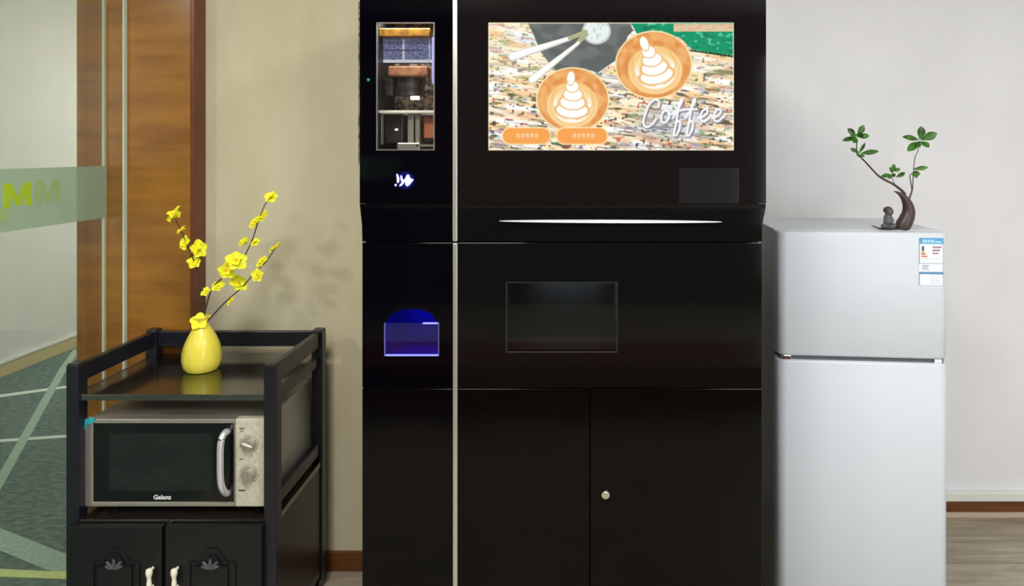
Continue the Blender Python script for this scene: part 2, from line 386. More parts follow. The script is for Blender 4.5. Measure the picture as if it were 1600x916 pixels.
# silver strips between the two modules
obj('silver_strip', box(X_(707.3, YU-.004), X_(714.2, YU-.004), YU-.004, YM+.02, Z_(376.5, YM), TOP, bev=.0012), M_alu, cm)
obj('silver_strip', box(X_(707.6, YM-.004), X_(714.5, YM-.004), YM-.004, YM+.02, .05, Z_(380, YM), bev=.0012), M_alu, cm)
# middle and lower panels
arch = [(600, 557), (686, 557), (686, 505), (680, 501)]+[(643+37*math.cos(t), 505-22*math.sin(t)**.8) for t in [PI*k/14 for k in range(1, 14)]]+[(606, 501), (600, 505)]
def flat(name, x0, y0, x1, y1, holes, m, th=.018, Y=YM, z0=None):
    o = [(X_(x0, Y), Z_(y1, Y) if z0 is None else z0), (X_(x1, Y), Z_(y1, Y) if z0 is None else z0), (X_(x1, Y), Z_(y0, Y)), (X_(x0, Y), Z_(y0, Y))]
    return obj(name, plate(o, holes, Y, th, bevel=.0008), m, cm)
flat('middle_panel', xl, 379.5, xs0, 606.2, [poly_px(arch, YM)], M_gloss2)
mp = flat('middle_panel', xs1, 379.5, xr, 606.2, [rect(792, 442, 963, 549, YM)], M_gloss)
flat('lower_door', xl, 608, xs0, 0, [], mat('black_side_laminate', (3, 3, 4), .12, ior=1.3), z0=.055)
ld1 = flat('lower_door', xs1, 608, 920.6, 0, [], M_streak, z0=.055)
ld2 = flat('lower_door', 922.4, 608, xr, 0, [], M_streak, z0=.055)
lk = obj('lock', cyl(cyl(bmesh.new(), P(946, 772, YM), P(946, 772, YM)-Vector((0, .006, 0)), .0105, .0098, 24), P(946, 772, YM)-Vector((0, .006, 0)), P(946, 772, YM)-Vector((0, .008, 0)), .0075, .007, 24), M_chrome, ld2, True, 'round chrome lock')
# light slit
sl = []
for k in range(41):
    t = k/40; x = 780+(1128-780)*t; sl.append((x, 345.4+1.4*t-2.3*(math.sin(PI*t)**.6)))
for k in range(41):
    t = 1-k/40; x = 780+(1128-780)*t; sl.append((x, 345.4+1.4*t+2.2*(math.sin(PI*t)**.6)+.4))
ys = YM-.0105
b = plate(poly_px(sl, ys), [], ys-.001, .006)
obj('handle_strip', b, mat('pale_handle_metal', (205, 205, 210), .3, .2, emit=(170, 170, 190), es=.45), fas, label='thin tapered silver light strip')
# faint sensor window
obj('card_reader', pbox(1061, 263, 1155, 318, YU-.0012, .004, bev=.0008), mat('smoked_sensor_glass', (23, 23, 26), .12), cm, label='faint smoked square reader window')
# green led
obj('status_light', ell(bmesh.new(), P(575.5, 125, YU), (.004, .002, .004)), M_led, cm)
# window into the brewing compartment
def bp_(x0, y0, x1, y1, Y, d, bev=0): return pbox(x0, y0, x1, y1, Y, d, bev)
b = bmesh.new(); Yb = 1.86
x0, x1, z0, z1 = X_(588, YU)-.004, X_(679, YU)+.004, Z_(235, YU)-.004, Z_(35, YU)+.004
bx(b, x0-.04, x1+.03, Yb, Yb+.006, z0-.03, z1+.05)
bx(b, x0-.006-.04, x0-.04, YU+.019, Yb, z0-.03, z1+.05); bx(b, x1+.03, x1+.036, YU+.019, Yb, z0-.03, z1+.05)
bx(b, x0-.04, x1+.03, YU+.019, Yb, z0-.03, z0-.025)
bx(b, x0-.04, x1+.03, YU+.019, Yb, z1+.05, z1+.055)
cw = obj('brewing_compartment', b, mat('compartment_liner', (140, 122, 104), .5, noise=(95, 5, (1, 1, 1), (44, 38, 38), .42, .6)), cm)
obj('gold_canopy', bp_(592, 44, 672, 57, 1.70, .03, .002), mat('gold_trim', (190, 140, 50), .3, .6, noise=(50, 3, (1, 1, 1), (110, 80, 40), .3, .7)), cw)
img = np.zeros((36, 90, 3)); 
yy, xx = np.mgrid[0:36, 0:90]
base = 120+70*rng.random((36, 90)); base[rng.random((36, 90)) < .25] -= 60
img[..., 0] = base*.85; img[..., 1] = base*.88; img[..., 2] = base*1.12
img[31:] = (235, 235, 245); img[:, 42:45] = (225, 225, 240); img[:, 78:80] = (200, 205, 250); img[16:18, 10:70] = (80, 82, 98); img[:8] *= .75
dl = bmesh.new(); bx(dl, X_(580, 1.74), X_(684, 1.74), 1.742, 1.75, Z_(99, 1.74), Z_(60, 1.74))
obj('cup_rack', dl, M_shell, cw)
painted_panel('lit_grid_panel', X_(581, 1.74), X_(683, 1.74), Z_(98, 1.74), Z_(61, 1.74), 1.741, np.clip(img, 0, 255), attr_mat('lit_grid', .8), cw)
obj('blue_light_strip', bp_(675, 58, 680, 130, 1.69, .006), mat('cool_strip', (150, 160, 230), .4, emit=(140, 150, 225), es=.6), cw)
obj('brown_hopper', bp_(606, 103, 668, 119, 1.71, .05, .004), mat('brown_hopper_plastic', (120, 76, 48), .5, noise=(40, 4, (1, 1, 1), (170, 120, 80), .35, .7)), cw)
b = bmesh.new(); cyl(b, P(640, 150, 1.77), P(640, 121, 1.77), .036, .044, 28); cyl(b, P(610, 150, 1.78), P(610, 124, 1.78), .02, .03, 24)
obj('grinder', b, mat('grinder_grey', (92, 88, 88), .35, .4, noise=(60, 4, (1, 1, 1), (60, 56, 56), .4, .6)), cw, True)
obj('small_lamp', bp_(641, 150, 655, 156, 1.72, .006, .001), mat('warm_lamp', (255, 250, 235), .4, emit=(255, 250, 235), es=1.3), cw)
obj('small_lamp', bp_(589, 151, 594, 156, 1.72, .006, .001), bpy.data.materials['warm_lamp'], cw)
obj('small_lamp', bp_(617, 201, 621, 204, 1.70, .006, .001), bpy.data.materials['warm_lamp'], cw)
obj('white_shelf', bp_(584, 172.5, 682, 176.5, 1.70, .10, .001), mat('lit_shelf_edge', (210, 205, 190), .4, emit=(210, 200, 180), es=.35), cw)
for a, c_ in ((590, 597), (637, 646), (649, 656)):
    obj('steel_post', bp_(a, 176, c_, 226, 1.72, .02, .001), mat('post_steel', (150, 146, 132), .35, .3), cw)
obj('nozzle_block', bp_(601, 178, 630, 224, 1.74, .06, .003), mat('dark_nozzle', (48, 42, 40), .4), cw)
obj('drip_base', bp_(620, 223, 656, 236, 1.70, .06, .003), M_steel, cw)
obj('orange_canister', bp_(662, 185, 680, 216, 1.73, .03, .003), mat('orange_canister_plastic', (176, 106, 62), .5), cw)
obj('tray', bp_(650, 226, 682, 229, 1.70, .06), M_steel, cw)
fr = []
t_ = .0022
b = plate(rect(588, 35, 679, 235, YU-.001), [[(X_(588, YU)+t_, Z_(235, YU)+t_), (X_(679, YU)-t_, Z_(235, YU)+t_), (X_(679, YU)-t_, Z_(35, YU)-t_), (X_(588, YU)+t_, Z_(35, YU)-t_)]], YU-.001, .006)
obj('window_frame', b, mat('thin_window_frame', (150, 146, 140), .3, .6), cm)
obj('window_pane', box(X_(588, YU), X_(679, YU), YU+.006, YU+.009, Z_(235, YU), Z_(35, YU)), thin_glass('machine_pane', (.95, .95, .96), .05), cm)
lt = area('compartment_light', (X_(634, 1.7), 1.70, Z_(35, YU)+.03), .14, 1.5, (1, .95, .9), (0, 0, 0), .1)
# blue icon (a hand holding a cup) and arched blue outlet
def icon_plate(pts): return plate(poly_px(pts, YU-.001), [], YU-.0015, .002)
ic = obj('cup_icon', icon_plate([(636, 273), (639, 273), (641, 278), (646.5, 281), (643, 285), (640, 289), (636, 291.5), (633.5, 289), (633, 284), (630, 282), (633, 279)]), M_icon, cm, label='small glowing blue white hand icon')
for pts in ([(619.5, 272), (621.5, 272), (624, 279), (623.5, 285), (620.5, 286)], [(625.5, 274), (628, 274.5), (629.5, 281), (632, 285), (628, 290), (624, 291.5), (624.5, 289), (628, 285), (626, 281)],
            [(616.5, 288), (619, 287.5), (620, 290), (617.5, 291.5)]):
    obj('icon_mark', icon_plate(pts), M_icon, ic)
obj('icon_glow_disc', cyl(bmesh.new(), P(634, 282, YU)-Vector((0, .0001, 0)), P(634, 282, YU)-Vector((0, .0009, 0)), .0215, n=40), mat('painted_blue_glow', (2, 2, 20), .2, emit=(3, 3, 96), es=.8), cm)  # glowing disc behind the icon, painted in for its blue halo
l = bpy.data.lights.new('icon_glow_light', 'POINT'); l.energy = .012; l.color = (.15, .15, 1); l.shadow_soft_size = .004
o = bpy.data.objects.new('icon_glow_light', l); o.location = P(634, 282, YU-.012); C.objects.link(o)
def inset(x0, y0, x1, y1, d, m, name):
    b = bmesh.new(); a, c_ = X_(x0, YM)-.003, X_(x1, YM)+.003; z0, z1 = Z_(y1, YM)-.003, Z_(y0, YM)+.003
    bx(b, a-.004, c_+.004, YM+.018+d, YM+.022+d, z0-.004, z1+.004)
    bx(b, a-.004, a, YM+.0185, YM+.018+d, z0, z1); bx(b, c_, c_+.004, YM+.0185, YM+.018+d, z0, z1)
    bx(b, a, c_, YM+.0185, YM+.018+d, z0-.004, z0); bx(b, a, c_, YM+.0185, YM+.018+d, z1, z1+.004)
    return obj(name, b, m, cm)
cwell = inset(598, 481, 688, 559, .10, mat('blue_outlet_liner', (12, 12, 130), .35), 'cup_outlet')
area('outlet_blue_light', (X_(655, YM), YM+.07, Z_(490, YM)), .05, .08, (.03, .03, 1), (0, math.radians(12), 0), .05)
flap = obj('outlet_flap', box(X_(600.5, YM), X_(685.5, YM), YM+.004, YM+.008, Z_(556, YM), Z_(505.5, YM)), thin_glass('blue_acrylic', (.55, .55, .9), .06), cm)
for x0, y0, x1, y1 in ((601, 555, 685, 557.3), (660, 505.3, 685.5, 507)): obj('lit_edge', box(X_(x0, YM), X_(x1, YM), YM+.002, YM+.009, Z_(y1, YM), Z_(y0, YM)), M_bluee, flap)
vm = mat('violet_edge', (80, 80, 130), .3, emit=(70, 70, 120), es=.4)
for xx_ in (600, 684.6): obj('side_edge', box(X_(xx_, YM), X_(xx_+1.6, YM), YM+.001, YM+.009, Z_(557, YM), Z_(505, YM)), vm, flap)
# product pick-up hatch
hl = inset(792, 442, 963, 549, .12, mat('hatch_liner', (64, 68, 72), .5), 'pickup_compartment')
obj('pickup_hatch', box(X_(793, YM), X_(962, YM), YM+.003, YM+.007, Z_(548, YM), Z_(443, YM)), thin_glass('smoked_hatch', (.36, .38, .38), .045), cm)
o_ = [(X_(790.5, YM), Z_(551, YM)), (X_(965, YM), Z_(551, YM)), (X_(965, YM), Z_(440.8, YM)), (X_(790.5, YM), Z_(440.8, YM))]
i_ = [(X_(792, YM), Z_(549, YM)), (X_(963.6, YM), Z_(549, YM)), (X_(963.6, YM), Z_(442, YM)), (X_(792, YM), Z_(442, YM))]
obj('hatch_frame', plate(o_, [i_], YM-.0015, .006), mat('hatch_frame_grey', (40, 42, 42), .35), cm)
area('hatch_light', (X_(890, YM), YM+.10, Z_(448, YM)), .16, .28, (.85, .93, 1), (0, 0, 0), .04)

# ---- the lit screen, painted as one picture
def paint_screen():
    W_, H_ = 461, 241
    px = np.linspace(763, 1147, W_); py = np.linspace(35, 235, H_); X, Y = np.meshgrid(px, py)
    U = (X-740)*3.72; V = (Y-20)*3.72            # working coordinates
    def vn(sx, sy, ang=0, seed=0):
        r = np.random.default_rng(seed); g = r.random((96, 96)); c, s = math.cos(ang), math.sin(ang)
        a = ((U*c+V*s)/sx) % 94; b_ = ((-U*s+V*c)/sy) % 94; i = a.astype(int); j = b_.astype(int); fa = a-i; fb = b_-j
        fa = fa*fa*(3-2*fa); fb = fb*fb*(3-2*fb)
        return (g[j, i]*(1-fa)+g[j, i+1]*fa)*(1-fb)+(g[j+1, i]*(1-fa)+g[j+1, i+1]*fa)*fb
    def ss(a, b_, x): t = np.clip((x-a)/(b_-a), 0, 1); return t*t*(3-2*t)
    img = np.zeros(X.shape+(3,)); img[:] = (255, 243, 214)
    def over(mask, colr): img[:] = img*(1-mask[..., None])+np.array(colr, float)*mask[..., None]
    an = .13
    over(ss(.40, .75, vn(120, 40, an, 1))*.8, (252, 226, 164)); over(ss(.55, .8, vn(140, 26, an, 2))*.7, (244, 198, 146))
    over(ss(.50, .80, vn(150, 30, an, 3)), (255, 255, 250))
    low = .25+.75*ss(120, 560, V)
    over(ss(.70, .86, vn(80, 18, an, 4))*.6, (214, 160, 150)); over(ss(.66, .84, vn(110, 11, an, 5))*.6*low, (150, 136, 100))
    over(ss(.74, .86, vn(70, 10, an, 6))*.8*low, (70, 76, 50))
    over(ss(.78, .84, vn(20, 10, an, 7))*(.1+.7*low), (62, 54, 50)); over(ss(.84, .92, vn(30, 14, an, 8))*.7*low, (188, 66, 58))
    over(ss(.84, .92, vn(36, 14, an, 9))*.7, (104, 160, 84)); over(ss(.74, .9, vn(60, 22, an, 10))*.5*low, (150, 160, 200))
    def inpoly(pts):
        ins = np.zeros(X.shape, bool); n = len(pts)
        for k in range(n):
            (x1, y1), (x2, y2) = pts[k], pts[(k+1) % n]
            c = ((y1 > V) != (y2 > V)) & (U < (x2-x1)*(V-y1)/(y2-y1+1e-9)+x1); ins ^= c
        return ins.astype(float)
    cloth = inpoly([(305, 40), (350, 130), (385, 220), (430, 280), (480, 335), (560, 330), (640, 320), (720, 348), (790, 300), (840, 270), (900, 130), (930, 100), (900, 40)])
    over(cloth, (98, 102, 100)); over(cloth*ss(.5, .8, vn(90, 40, .3, 11))*.5, (128, 134, 132))
    gr = inpoly([(905, 40), (1530, 40), (1530, 248), (1400, 232), (1270, 212), (1200, 140), (950, 120)])
    over(gr, (14, 150, 104)); over(gr*ss(.68, .85, vn(26, 16, .2, 12))*.8, (110, 205, 170)); over(gr*ss(.72, .85, vn(50, 20, 0, 13))*.5, (10, 110, 80))
    over(inpoly([(1260, 212), (1530, 250), (1530, 262), (1260, 222)]), (40, 60, 40))
    bar = inpoly([(1165, 62), (1510, 62), (1510, 106), (1165, 106)]); over(bar, (222, 200, 160)); over(bar*ss(.6, .8, vn(20, 12, 0, 14))*.6, (235, 160, 140))
    def seg(a, b_, ra, rb):
        ax, ay = a; bx_, by = b_; d = (bx_-ax)**2+(by-ay)**2; t = np.clip(((U-ax)*(bx_-ax)+(V-ay)*(by-ay))/d, 0, 1)
        return 1-ss(-1.8, 1.8, np.hypot(U-ax-t*(bx_-ax), V-ay-t*(by-ay))-(ra+(rb-ra)*t))
    # spoon with two handles
    r = np.hypot((U-715)/84, (V-105)/78); over((1-ss(.97, 1.03, r)), (196, 206, 196)); over((1-ss(.82, .9, r)), (236, 244, 240))
    over((1-ss(.8, .9, r))*ss(.55, .8, vn(18, 18, 0, 15))*.6, (180, 200, 190))
    over(seg((225, 255), (560, 148), 26, 13), (206, 204, 200)); over(seg((225, 252), (560, 144), 21, 9), (255, 252, 250))
    over(seg((560, 146), (650, 110), 12, 14), (176, 178, 140)); over(seg((605, 175), (650, 125), 12, 16), (176, 178, 140))
    over(seg((340, 390), (610, 175), 24, 10), (206, 204, 200)); over(seg((340, 387), (608, 172), 19, 7), (255, 254, 248))
    def cup(cx, cy, rx, ry, seed, tilt):
        du, dv = (U-cx)/rx, (V-cy)/ry; a = du*math.cos(tilt)+dv*math.sin(tilt); c = -du*math.sin(tilt)+dv*math.cos(tilt)
        r = np.hypot(a, c); body = 1-ss(.985, 1.015, r)
        over(body, (250, 226, 176)); over(1-ss(.945, .965, r), (226, 146, 78))
        over((1-ss(.93, .96, r))*ss(.3, .8, vn(40, 30, .8, seed)), (240, 176, 108))
        sw = .5+.5*np.sin(r*26+a*2); over((1-ss(.9, .95, r))*sw*.35, (248, 196, 130))
        # milk foam: rings opening downwards
        def e(x, y, ax, ay): return np.hypot((a-x)/ax, (c-y)/ay)
        big = e(0, .16, .70, .70); over(1-ss(.96, 1.04, big), (248, 204, 132))
        k = .5+.5*np.cos(big*17+1.0); over((1-ss(.92, 1.0, big))*k*(.35+.65*ss(-.2, .2, c)), (255, 255, 250))
        over((1-ss(.88, 1.05, e(0, .38, .46, .34)))*ss(.15, .3, c)*.5, (255, 255, 250))
        for (x, y, ax, ay) in ((0, .32, .46, .25), (0, .08, .36, .23), (0, -.16, .27, .2), (-.03, -.40, .18, .18), (-.08, -.66, .11, .22)):
            d = e(x, y, ax, ay); over((1-ss(1.0, 1.15, d)), (240, 186, 116)); over(1-ss(.86, .98, d), (255, 255, 252))
        for s_ in (-1, 1): over((1-ss(.02, .05, abs(e(.0, .0, .55, .62)-1)))*(s_*a > .1)*(c > -.35)*.7, (240, 186, 110))
    cup(1048, 302, 226, 200, 21, -.25); cup(576, 505, 214, 190, 22, .05)
    def capsule(x0, x1, y0, y1, cf):
        r_ = (y1-y0)/2; m_ = seg((x0+r_, (y0+y1)/2), (x1-r_, (y0+y1)/2), r_, r_); over(m_, (255, 226, 176))
        over(seg((x0+r_, (y0+y1)/2), (x1-r_, (y0+y1)/2), r_-7, r_-7), cf)
    capsule(162, 452, 664, 768, (248, 166, 84)); capsule(478, 784, 664, 768, (248, 166, 84))
    for cx in (305, 632):      # small two-word captions on the buttons
        for k in range(5):
            q = cx-56+k*27
            for a_, b_ in (((q, 706), (q+18, 706)), ((q+8, 700), (q+4, 728)), ((q, 718), (q+18, 716)), ((q+15, 706), (q+15, 728))):
                over(seg(a_, b_, 1.4, 1.4)*.8, (255, 250, 235))
    # lettering: hand-written Coffee in white
    ff = []
    ff.append([(1075, 548), (1080, 520), (1058, 504), (1024, 530), (998, 590), (988, 640), (1004, 664), (1036, 650), (1062, 618)])
    ff.append([(1132, 568), (1108, 572), (1092, 602), (1098, 634), (1120, 634), (1138, 604), (1132, 574), (1150, 590), (1172, 575)])
    for dx in (0, 75):
        ff.append([(1160+dx, 610), (1190+dx, 560), (1212+dx, 518), (1212+dx, 500), (1200+dx, 520), (1188+dx, 580), (1176+dx, 650), (1166+dx, 705), (1178+dx, 712), (1196+dx, 680), (1202+dx, 640), (1190+dx, 628), (1180+dx, 640)])
    ff.append([(1170, 574), (1230, 562), (1300, 560)])
    for dx in (0, 78):
        ff.append([(1310+dx, 612), (1345+dx, 596), (1362+dx, 574), (1350+dx, 560), (1330+dx, 574), (1320+dx, 604), (1330+dx, 630), (1352+dx, 626), (1384+dx, 596)])
    sh = np.zeros(X.shape); st = np.zeros(X.shape)
    for cpts in ff:
        s_ = spline([(a_, b_, 0) for a_, b_ in cpts], 5)
        for p_, q_ in zip(s_, s_[1:]):
            st = np.maximum(st, seg((p_.x, p_.y), (q_.x+.01, q_.y), 6.2, 6.2)); sh = np.maximum(sh, seg((p_.x+7, p_.y+9), (q_.x+7.01, q_.y+9), 8, 8))
    wash = np.exp(-(((U-1150)/210)**4+((V-640)/90)**4)); over(wash*.45, (172, 172, 186))
    over(sh*.6, (112, 110, 130)); over(st, (250, 250, 252))
    r2 = np.random.default_rng(5)
    for k in range(24):
        x = 985+k*11; y = 715+8*r2.random(); over(seg((x, y), (x+5*r2.random(), y+14), 1.8, 1.8)*.8, (90, 84, 92))
    edge = np.minimum.reduce([X-763, 1147-X, Y-35, 235-Y]); over((1-ss(.6, 2.2, edge))*.75, (255, 246, 220))
    return np.clip(img, 0, 255)
SY = YU+.004
scr = obj('screen', box(X_(763, YU), X_(1147, YU), SY+.0005, SY+.012, Z_(235, YU), Z_(35, YU)), M_seam, cm)
painted_panel('screen_picture', X_(763, YU), X_(1147, YU), Z_(235, YU), Z_(35, YU), SY, paint_screen(), attr_mat('lit_screen_picture', 1.0), scr)

# ================================================================== CART
YF, YB = 1.81, 2.19
kx = lambda p: X_(p, YF)
CL, CR = X_(103, YF), X_(432, YF); PW = .035
cart = thing('microwave_cart', 'black two door kitchen cart with guard rails, carrying microwave and yellow vase', 'cart', ((CL+CR)/2, 2.0, 0))
ZT = Z_(569, YF)
CB = .055                                      # underside of the cabinet, above castors
for (x0, y0) in ((CL, YF), (CR-PW, YF), (CL, YB-PW), (CR-PW, YB-PW)):
    b = box(x0, x0+PW, y0, y0+PW, CB, ZT-.004, bev=.002); bx(b, x0+.002, x0+PW-.002, y0+.002, y0+PW-.002, ZT-.006, ZT, bev=.0018)
    obj('post', b, M_cart, cart)
def rail(name, x0, x1, y0, y1, z0, z1): return obj(name, box(x0, x1, y0, y1, z0, z1, bev=.002), M_cart, cart)
zt, zb_ = Z_(573, YF), Z_(601, YF)
for x0 in (CL+.008, CR-PW+.008): rail('top_rail', x0, x0+.019, YF+PW, YB-PW, zb_, zt)
rail('top_rail', CL+PW, CR-PW, YB-.027, YB-.008, zb_-.0, zt)
ZS = Z_(618, YF)
obj('top_shelf', box(CL+PW-.012, CR-PW+.012, YF+.006, YB-.006, ZS-.017, ZS, bev=.0015), M_cartb, cart)
for x0 in (CL+.012, CR-PW+.012): obj('shelf_support', box(x0, x0+.012, YF+PW, YB-PW, ZS-.03, ZS-.001), M_cart, cart)
ZM = .428
for x0 in (CL+.008, CR-PW+.008): rail('side_rail', x0, x0+.019, YF+PW, YB-PW, Z_(800, YF), Z_(778, YF))
obj('middle_shelf', box(CL+.004, CR-.004, YF+.003, YB-.004, ZM-.016, ZM), M_cartb, cart)
b = bmesh.new()
bx(b, CL+.006, CL+.018, YF+PW, YB-PW, CB+.03, ZM-.016); bx(b, CR-.018, CR-.006, YF+PW, YB-PW, CB+.03, ZM-.016)
bx(b, CL+.02, CR-.02, YB-.03, YB-.02, CB+.03, ZM-.016); bx(b, CL+.02, CR-.02, YF+PW, YB-.03, CB+.02, CB+.035)
obj('cabinet_side', b, mat('brown_black_board', (34, 22, 20), .35), cart)
for x0 in (CL+.006, CR-.026): obj('bottom_rail', box(x0, x0+.02, YF+PW, YB-PW, CB, CB+.035, bev=.002), M_cart, cart)
for x0 in (CL+.0175, CR-.0175):
    for y0 in (YF+.02, YB-.02):
        b = cyl(bmesh.new(), (x0-.009, y0, .024), (x0+.009, y0, .024), .024, n=24); cyl(b, (x0, y0, .04), (x0, y0, CB), .008); bx(b, x0-.013, x0+.013, y0-.012, y0+.012, .040, .052)
        obj('castor', b, M_cart, cart, True)
YD = YF-.018
zd0, zd1 = CB+.01, Z_(823.5, YD)
for x0, x1, hx, cxx in ((106, 252.5, 233, 181), (257.5, 408.5, 272, 331)):
    a, c_ = X_(x0, YD), X_(x1, YD)
    d = obj('door', box(a, c_, YD, YF-.0005, zd0, zd1, bev=.003), M_door, cart)
    # arched raised moulding
    cx = X_(cxx, YD); hw = X_(cxx+38, YD)-cx; zs = Z_(878, YD); zp = Z_(856, YD); zbm = zd0+.05
    def ar(s, dz): 
        w_ = hw-s; pts = [(cx-w_, zbm+s), (cx+w_, zbm+s), (cx+w_, zs-s*.5)]
        pts += [(cx+w_*.62, zs-s*.5+.001), (cx+w_*.42, zs+(zp-zs)*.55-s*.7), (cx+w_*.2, zp-s*.9-.001), (cx, zp-s), (cx-w_*.2, zp-s*.9-.001), (cx-w_*.42, zs+(zp-zs)*.55-s*.7), (cx-w_*.62, zs-s*.5+.001)]
        return pts+[(cx-w_, zs-s*.5)]
    obj('moulding', plate(ar(0, 0), [ar(.009, 0)], YD-.005, .006, bevel=.0018), M_door, d, True)
    obj('raised_panel', plate(ar(.020, 0), [], YD-.006, .007, bevel=.0025), M_door, d, True)
    b = bmesh.new()                                # carved leaf ornament
    for ang, ln in ((0, .027), (42, .027), (-42, .027), (72, .022), (-72, .022)):
        A = math.radians(ang); q = Vector((math.sin(A), 0, math.cos(A)*.75))
        ell(b, Vector((cx, YD-.009, Z_(886, YD)))+q*ln*.6, (.0045, .0035, ln*.55), Matrix.Rotation(A, 4, 'Y'))
    obj('carved_ornament', b, mat('worn_ornament', (74, 74, 78), .35), d, True)
    h0 = P(hx, 896, YD-.016)
    b = lathe(bmesh.new(), [(.003, .012), (.0075, .010), (.0088, .004), (.0078, -.004), (.0058, -.010), (.0050, -.016), (.0062, -.024), (.0066, -.034), (.0050, -.046), (.003, -.052)][::-1], h0, 18)
    cyl(b, h0+Vector((0, 0, .004)), h0+Vector((0, .017, .004)), .004, n=12); cyl(b, h0+Vector((0, 0, -.044)), h0+Vector((0, .017, -.044)), .0035, n=12)
    obj('handle', b, M_ivory, d, True, 'ivory ceramic drop handle')

# ================================================================== MICROWAVE
YW = 1.835
mx0, mx1 = X_(132, YW), X_(417, YW); mz0, mz1 = Z_(792, YW), Z_(655, YW)
mw = thing('microwave', 'silver microwave with black glass door and two dials, under the cart top', 'microwave', ((mx0+mx1)/2, 2.0, ZM))
obj('casing', box(mx0+.003, mx1-.003, YW+.02, YW+.325, mz0+.002, mz1-.002, bev=.005), mat('grey_casing', (176, 172, 158), .32, .3), mw)
for fx in (mx0+.05, mx1-.05):
    for fy in (YW+.05, YW+.28): obj('foot', cyl(bmesh.new(), (fx, fy, ZM), (fx, fy, mz0+.004), .012, .014), M_shell, mw)
fp = obj('door', plate(rect(132, 655, 367, 792, YW), [rect(145, 662, 365.5, 785, YW)], YW, .022, bevel=.002), M_steel, mw)
obj('door_glass', pbox(145.2, 662.2, 365.3, 784.8, YW+.003, .016), M_blackgl, fp)
b = plate([(X_(170, YW), Z_(768, YW)), (X_(332, YW), Z_(768, YW)), (X_(332, YW), Z_(678, YW)), (X_(170, YW), Z_(678, YW))], [], YW+.0022, .001)
obj('viewing_window', b, mat('mesh_window_green_reflection', (30, 37, 34), .18, noise=(6, 3, (1, 1, 2), (22, 27, 26), .3, .7)), fp)  # greenish tone painted in for what the door glass reflects
hp = [P(356, 675, YW), P(352, 676, YW-.014), P(347, 684, YW-.026), P(344.5, 698, YW-.031), P(344, 722, YW-.032), P(344.5, 748, YW-.031), P(347, 762, YW-.026), P(352, 770, YW-.014), P(356, 771, YW)]
hs = spline(hp, 5); b = tube(bmesh.new(), hs, [.0088]*len(hs), 14); obj('handle', b, mat('satin_silver', (232, 232, 238), .34, .7), fp, True)
obj('printed_name', text_bm('Galanz', .0165, Matrix.Translation(P(253.5, 777.5, YW+.0018)) @ FRONT, .0003, .0004, 1.08), M_print, fp)
cp = obj('control_panel', box(X_(367.6, YW), mx1, YW, YW+.022, mz0, mz1, bev=.002), M_steelp, mw)
for i, (kxp, kyp) in enumerate(((389.5, 694), (389.5, 741))):
    c0 = P(kxp, kyp, YW); b = cyl(bmesh.new(), c0, c0-Vector((0, .004, 0)), .0205, .0195, 36); cyl(b, c0-Vector((0, .004, 0)), c0-Vector((0, .016, 0)), .0165, .0155, 36)
    kn = obj('knob', b, M_steel, cp, True)
    A = math.radians(-68 if i == 0 else 4); t = bmesh.new(); bx(t, -.003, .003, -.022, -.015, -.0155, .0155, bev=.001)
    b = bmesh.new(); merge(b, t, Matrix.Translation(c0) @ Matrix.Rotation(A, 4, 'Y')); obj('knob_grip', b, M_chrome, kn)
    b = bmesh.new()
    for k in range(18):
        t_ = math.radians(-140+280*k/17); q = Vector((math.sin(t_), 0, math.cos(t_))); t = bmesh.new(); bx(t, -.0008, .0008, -.0008, 0, .0222, .0262)
        merge(b, t, Matrix.Translation(c0) @ Matrix.Rotation(t_, 4, 'Y'))
    obj('dial_scale', b, M_ink, cp)
for (x0, y0, x1, y1) in ((374, 669, 382, 670.6), (375, 673, 380, 674.2), (373, 765.5, 383, 767.8), (374, 717, 380, 718.4)): obj('printed_mark', pbox(x0, y0, x1, y1, YW-.0006, .001), M_ink, cp)
b = plate(poly_px([(131, 657), (143, 652), (150, 654), (146, 661), (137, 663), (134, 672), (130, 668)], YW), [], YW-.0025, .0012)
obj('film_scrap', b, M_teal, mw, label='torn teal protective film on corner')

# ================================================================== VASE AND TWIGS
VY = 2.02; vc = Vector((X_(315.5, VY), VY, ZS)); vs = VY/F
0 and print('vase base py', PY+(H-ZS)*F/VY)
vb = PY+(H-ZS)*F/(VY)
va = thing('vase', 'small yellow teardrop vase with flared lip, on the cart top', 'vase', vc)
pr = [(15, 0), (22, 1), (26, 6), (28.3, 16), (28, 28), (25, 41), (20, 53), (14, 64), (10, 70), (8.6, 75), (9.3, 79), (13, 83), (12, 84), (8, 79), (7, 70), (6, 60)]
obj('body', lathe(bmesh.new(), [(r*vs, z*vs) for r, z in pr], vc, 48, lambda t, z: .05*math.cos(9*t) if z > 78*vs else .006*math.cos(12*t)), M_vase, va, True)
def blossom(bm, bs, c, r, tilt, az, open_=.8):
    R = Matrix.Translation(c) @ Matrix.Rotation(az, 4, 'Z') @ Matrix.Rotation(tilt, 4, 'X')
    for k in range(5):
        A = 2*PI*k/5+random.uniform(-.15, .15); t = bmesh.new(); n = 5; rows = []
        L = r*random.uniform(.88, 1.12)
        for i in range(n+1):
            u = i/n; wd = L*.48*math.sin(PI*min(1, u*.86+.1))**.7; zz = L*(.55*u-.42*u*u)*open_
            rows.append([t.verts.new((s*wd, L*u, zz+abs(s)*L*.10)) for s in (-1, -.5, 0, .5, 1)])
        for p_, q_ in zip(rows, rows[1:]):
            for j in range(4): t.faces.new((p_[j], p_[j+1], q_[j+1], q_[j]))
        merge(bm, t, R @ Matrix.Rotation(A, 4, 'Z'))
    ell(bs, R @ Vector((0, 0, r*.18)), (r*.16, r*.16, r*.2), seg=8)
